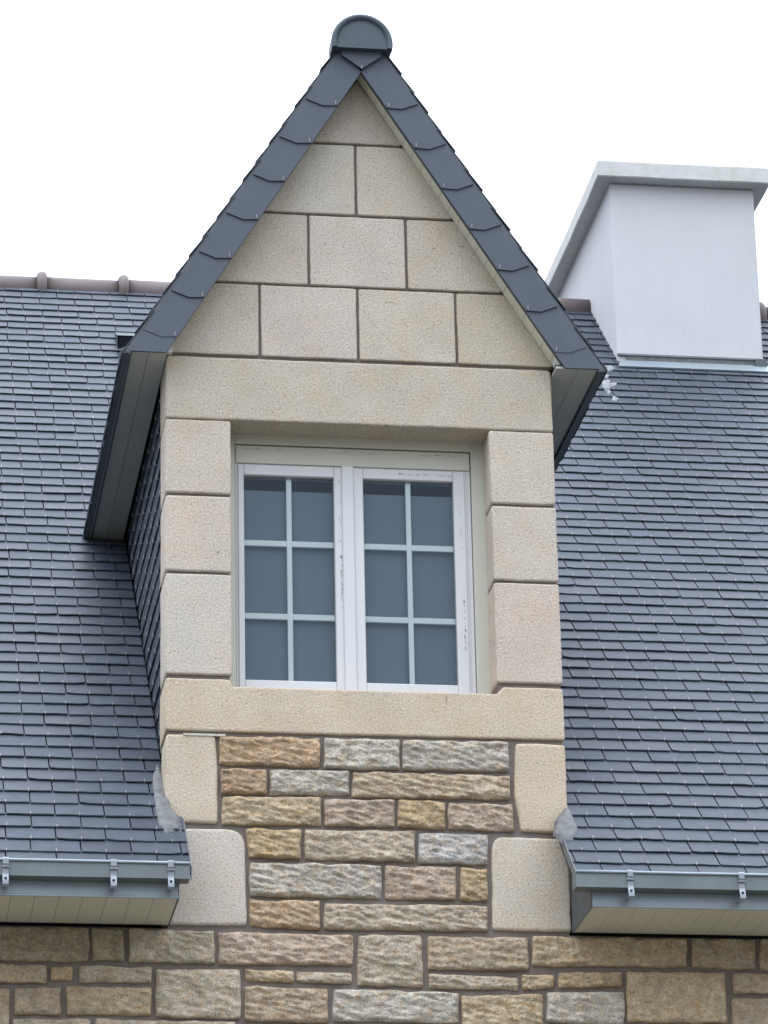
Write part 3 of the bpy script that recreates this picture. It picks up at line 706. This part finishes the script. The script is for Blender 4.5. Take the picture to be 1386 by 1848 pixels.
t.add([RP(cx0-.02, yf_, .022), RP(cx1+.06, yf_, .022), RP(cx1+.06, yf_, .012), RP(cx0-.02, yf_, .012), RP(cx0+.01, yb_, .020), RP(cx1+.03, yb_, .020)], [(3, 2, 1, 0), (0, 1, 5, 4)], 'zincl')
t.box((cx1-.06, cyf-.03, zb_-.01), (cx1+.012, cyf-.001, zb_+.05), 'zincd')
t.build('chimney_flashing', chim)

# ------------------------------------------------------------------ eaves, gutters
def tube(mb, pts, r_, m, n=10):
    vs = []; fs = []
    for i, p_ in enumerate(pts):
        p_ = Vector(p_); t_ = (Vector(pts[min(i+1, len(pts)-1)])-Vector(pts[max(i-1, 0)])).normalized()
        a_ = t_.cross(Vector((0, 0, 1))); a_ = a_.normalized() if a_.length > .01 else Vector((1, 0, 0)); b_ = t_.cross(a_)
        for k_ in range(n): vs.append(p_+a_*r_*math.cos(2*math.pi*k_/n)+b_*r_*math.sin(2*math.pi*k_/n))
    for i in range(len(pts)-1):
        for k_ in range(n): fs.append((i*n+k_, i*n+(k_+1) % n, (i+1)*n+(k_+1) % n, (i+1)*n+k_))
    fs += [tuple(range(n)), tuple(reversed(range((len(pts)-1)*n, len(pts)*n)))]
    mb.add(vs, fs, m, (1, 1, 1), True)
def eave(x0, x1, gx0, gx1, brs):
    bx = MB(); zs_ = 6.055
    n_ = int((x1-x0)/.10)
    for i in range(n_):
        a_, b_ = x0+(x1-x0)*i/n_, x0+(x1-x0)*(i+1)/n_
        bx.box((a_+.0008, -.443, zs_), (b_-.0008, -.004, zs_+.010), 'pvc')
    bx.box((x0+.002, -.443, zs_+.0104), (x1-.002, -.004, zs_+.014), 'under')
    e_ = bx.build('eave_soffit_boards', house)
    f_ = MB(); f_.box((x0, -.452, zs_-.002), (x1, -.445, zs_+.15), 'zincl'); f_.box((x0, -.458, zs_-.004), (x1, -.452, zs_+.006), 'zincl', bev=.002)
    f_.build('fascia', e_)
    for xa, xb in ((x0-.004, x0), (x1, x1+.004)):
        c_ = MB(); c_.prism([(xa, -.452, zs_-.005), (xa, -.003, zs_-.005), (xa, -.003, roofz(-.003)-.055), (xa, -.452, roofz(-.452)-.055)], (.004, 0, 0), 'zincd')
        c_.build('end_plate', e_)
    g_ = MB(); yf_, yb_ = -.535, -.455; zt_, z0_ = 6.188, 6.119
    g_.box((gx0, yf_, z0_), (gx1, yf_+.002, zt_), 'zinc'); g_.box((gx0, yf_+.002, z0_), (gx1, yb_, z0_+.002), 'zinc'); g_.box((gx0, yb_, z0_), (gx1, yb_+.002, zt_-.03), 'zinc')
    for xa in (gx0, gx1-.002): g_.box((xa, yf_+.002, z0_+.002), (xa+.002, yb_, zt_-.001), 'zinc')
    n = int((gx1-gx0)/.25)+1
    tube(g_, [(gx0+(gx1-gx0)*i/n, yf_-.003, zt_+nn(i*1.7, gx0, 2)*.0008) for i in range(n+1)], .0068, 'zincl')
    gut = g_.build('gutter', house, label='square zinc gutter with rolled front edge')
    for xb in brs:
        k_ = MB(); w_ = .013; y = yf_
        # strap over the bead, down the face, hooked tab with a hole
        prof = [(y+.02, zt_+.010), (y-.004, zt_+.011), (y-.0125, zt_+.002), (y-.0120, zt_-.020), (y-.0045, zt_-.030), (y-.0045, zt_-.060), (y-.014, zt_-.078), (y-.021, zt_-.098), (y-.022, zt_-.112), (y-.014, zt_-.121), (y+.010, zt_-.112), (y+.075, zt_-.098)]
        vs = []; fs = []
        for (py, pz) in prof: vs += [(xb-w_, py, pz), (xb+w_, py, pz), (xb+w_, py+.003, pz), (xb-w_, py+.003, pz)]
        for i in range(len(prof)-1):
            for e4 in range(4): fs.append((i*4+e4, i*4+(e4+1) % 4, (i+1)*4+(e4+1) % 4, (i+1)*4+e4))
        k_.add(vs, fs, 'zincb')
        k_.box((xb-.016, y-.017, zt_-.036), (xb+.016, y-.005, zt_-.031), 'zincb')
        hv = [(xb+.0065*math.cos(2*math.pi*i/12), y-.0195+.0045*math.sin(2*math.pi*i/12), zt_-.086+.0055*math.sin(2*math.pi*i/12)) for i in range(12)]
        k_.add(hv, [tuple(range(12))], 'under')
        k_.build('gutter_bracket', gut)
eave(-4.6, -.905, -4.7, -.862, [-4.07, -3.59, -3.10, -2.62, -2.14, -1.655, -1.192, -.945])
eave(.920, 5.6, .834, 5.7, [1.075, 1.575, 2.07, 2.57, 3.07, 3.57, 4.07, 4.57, 5.07])
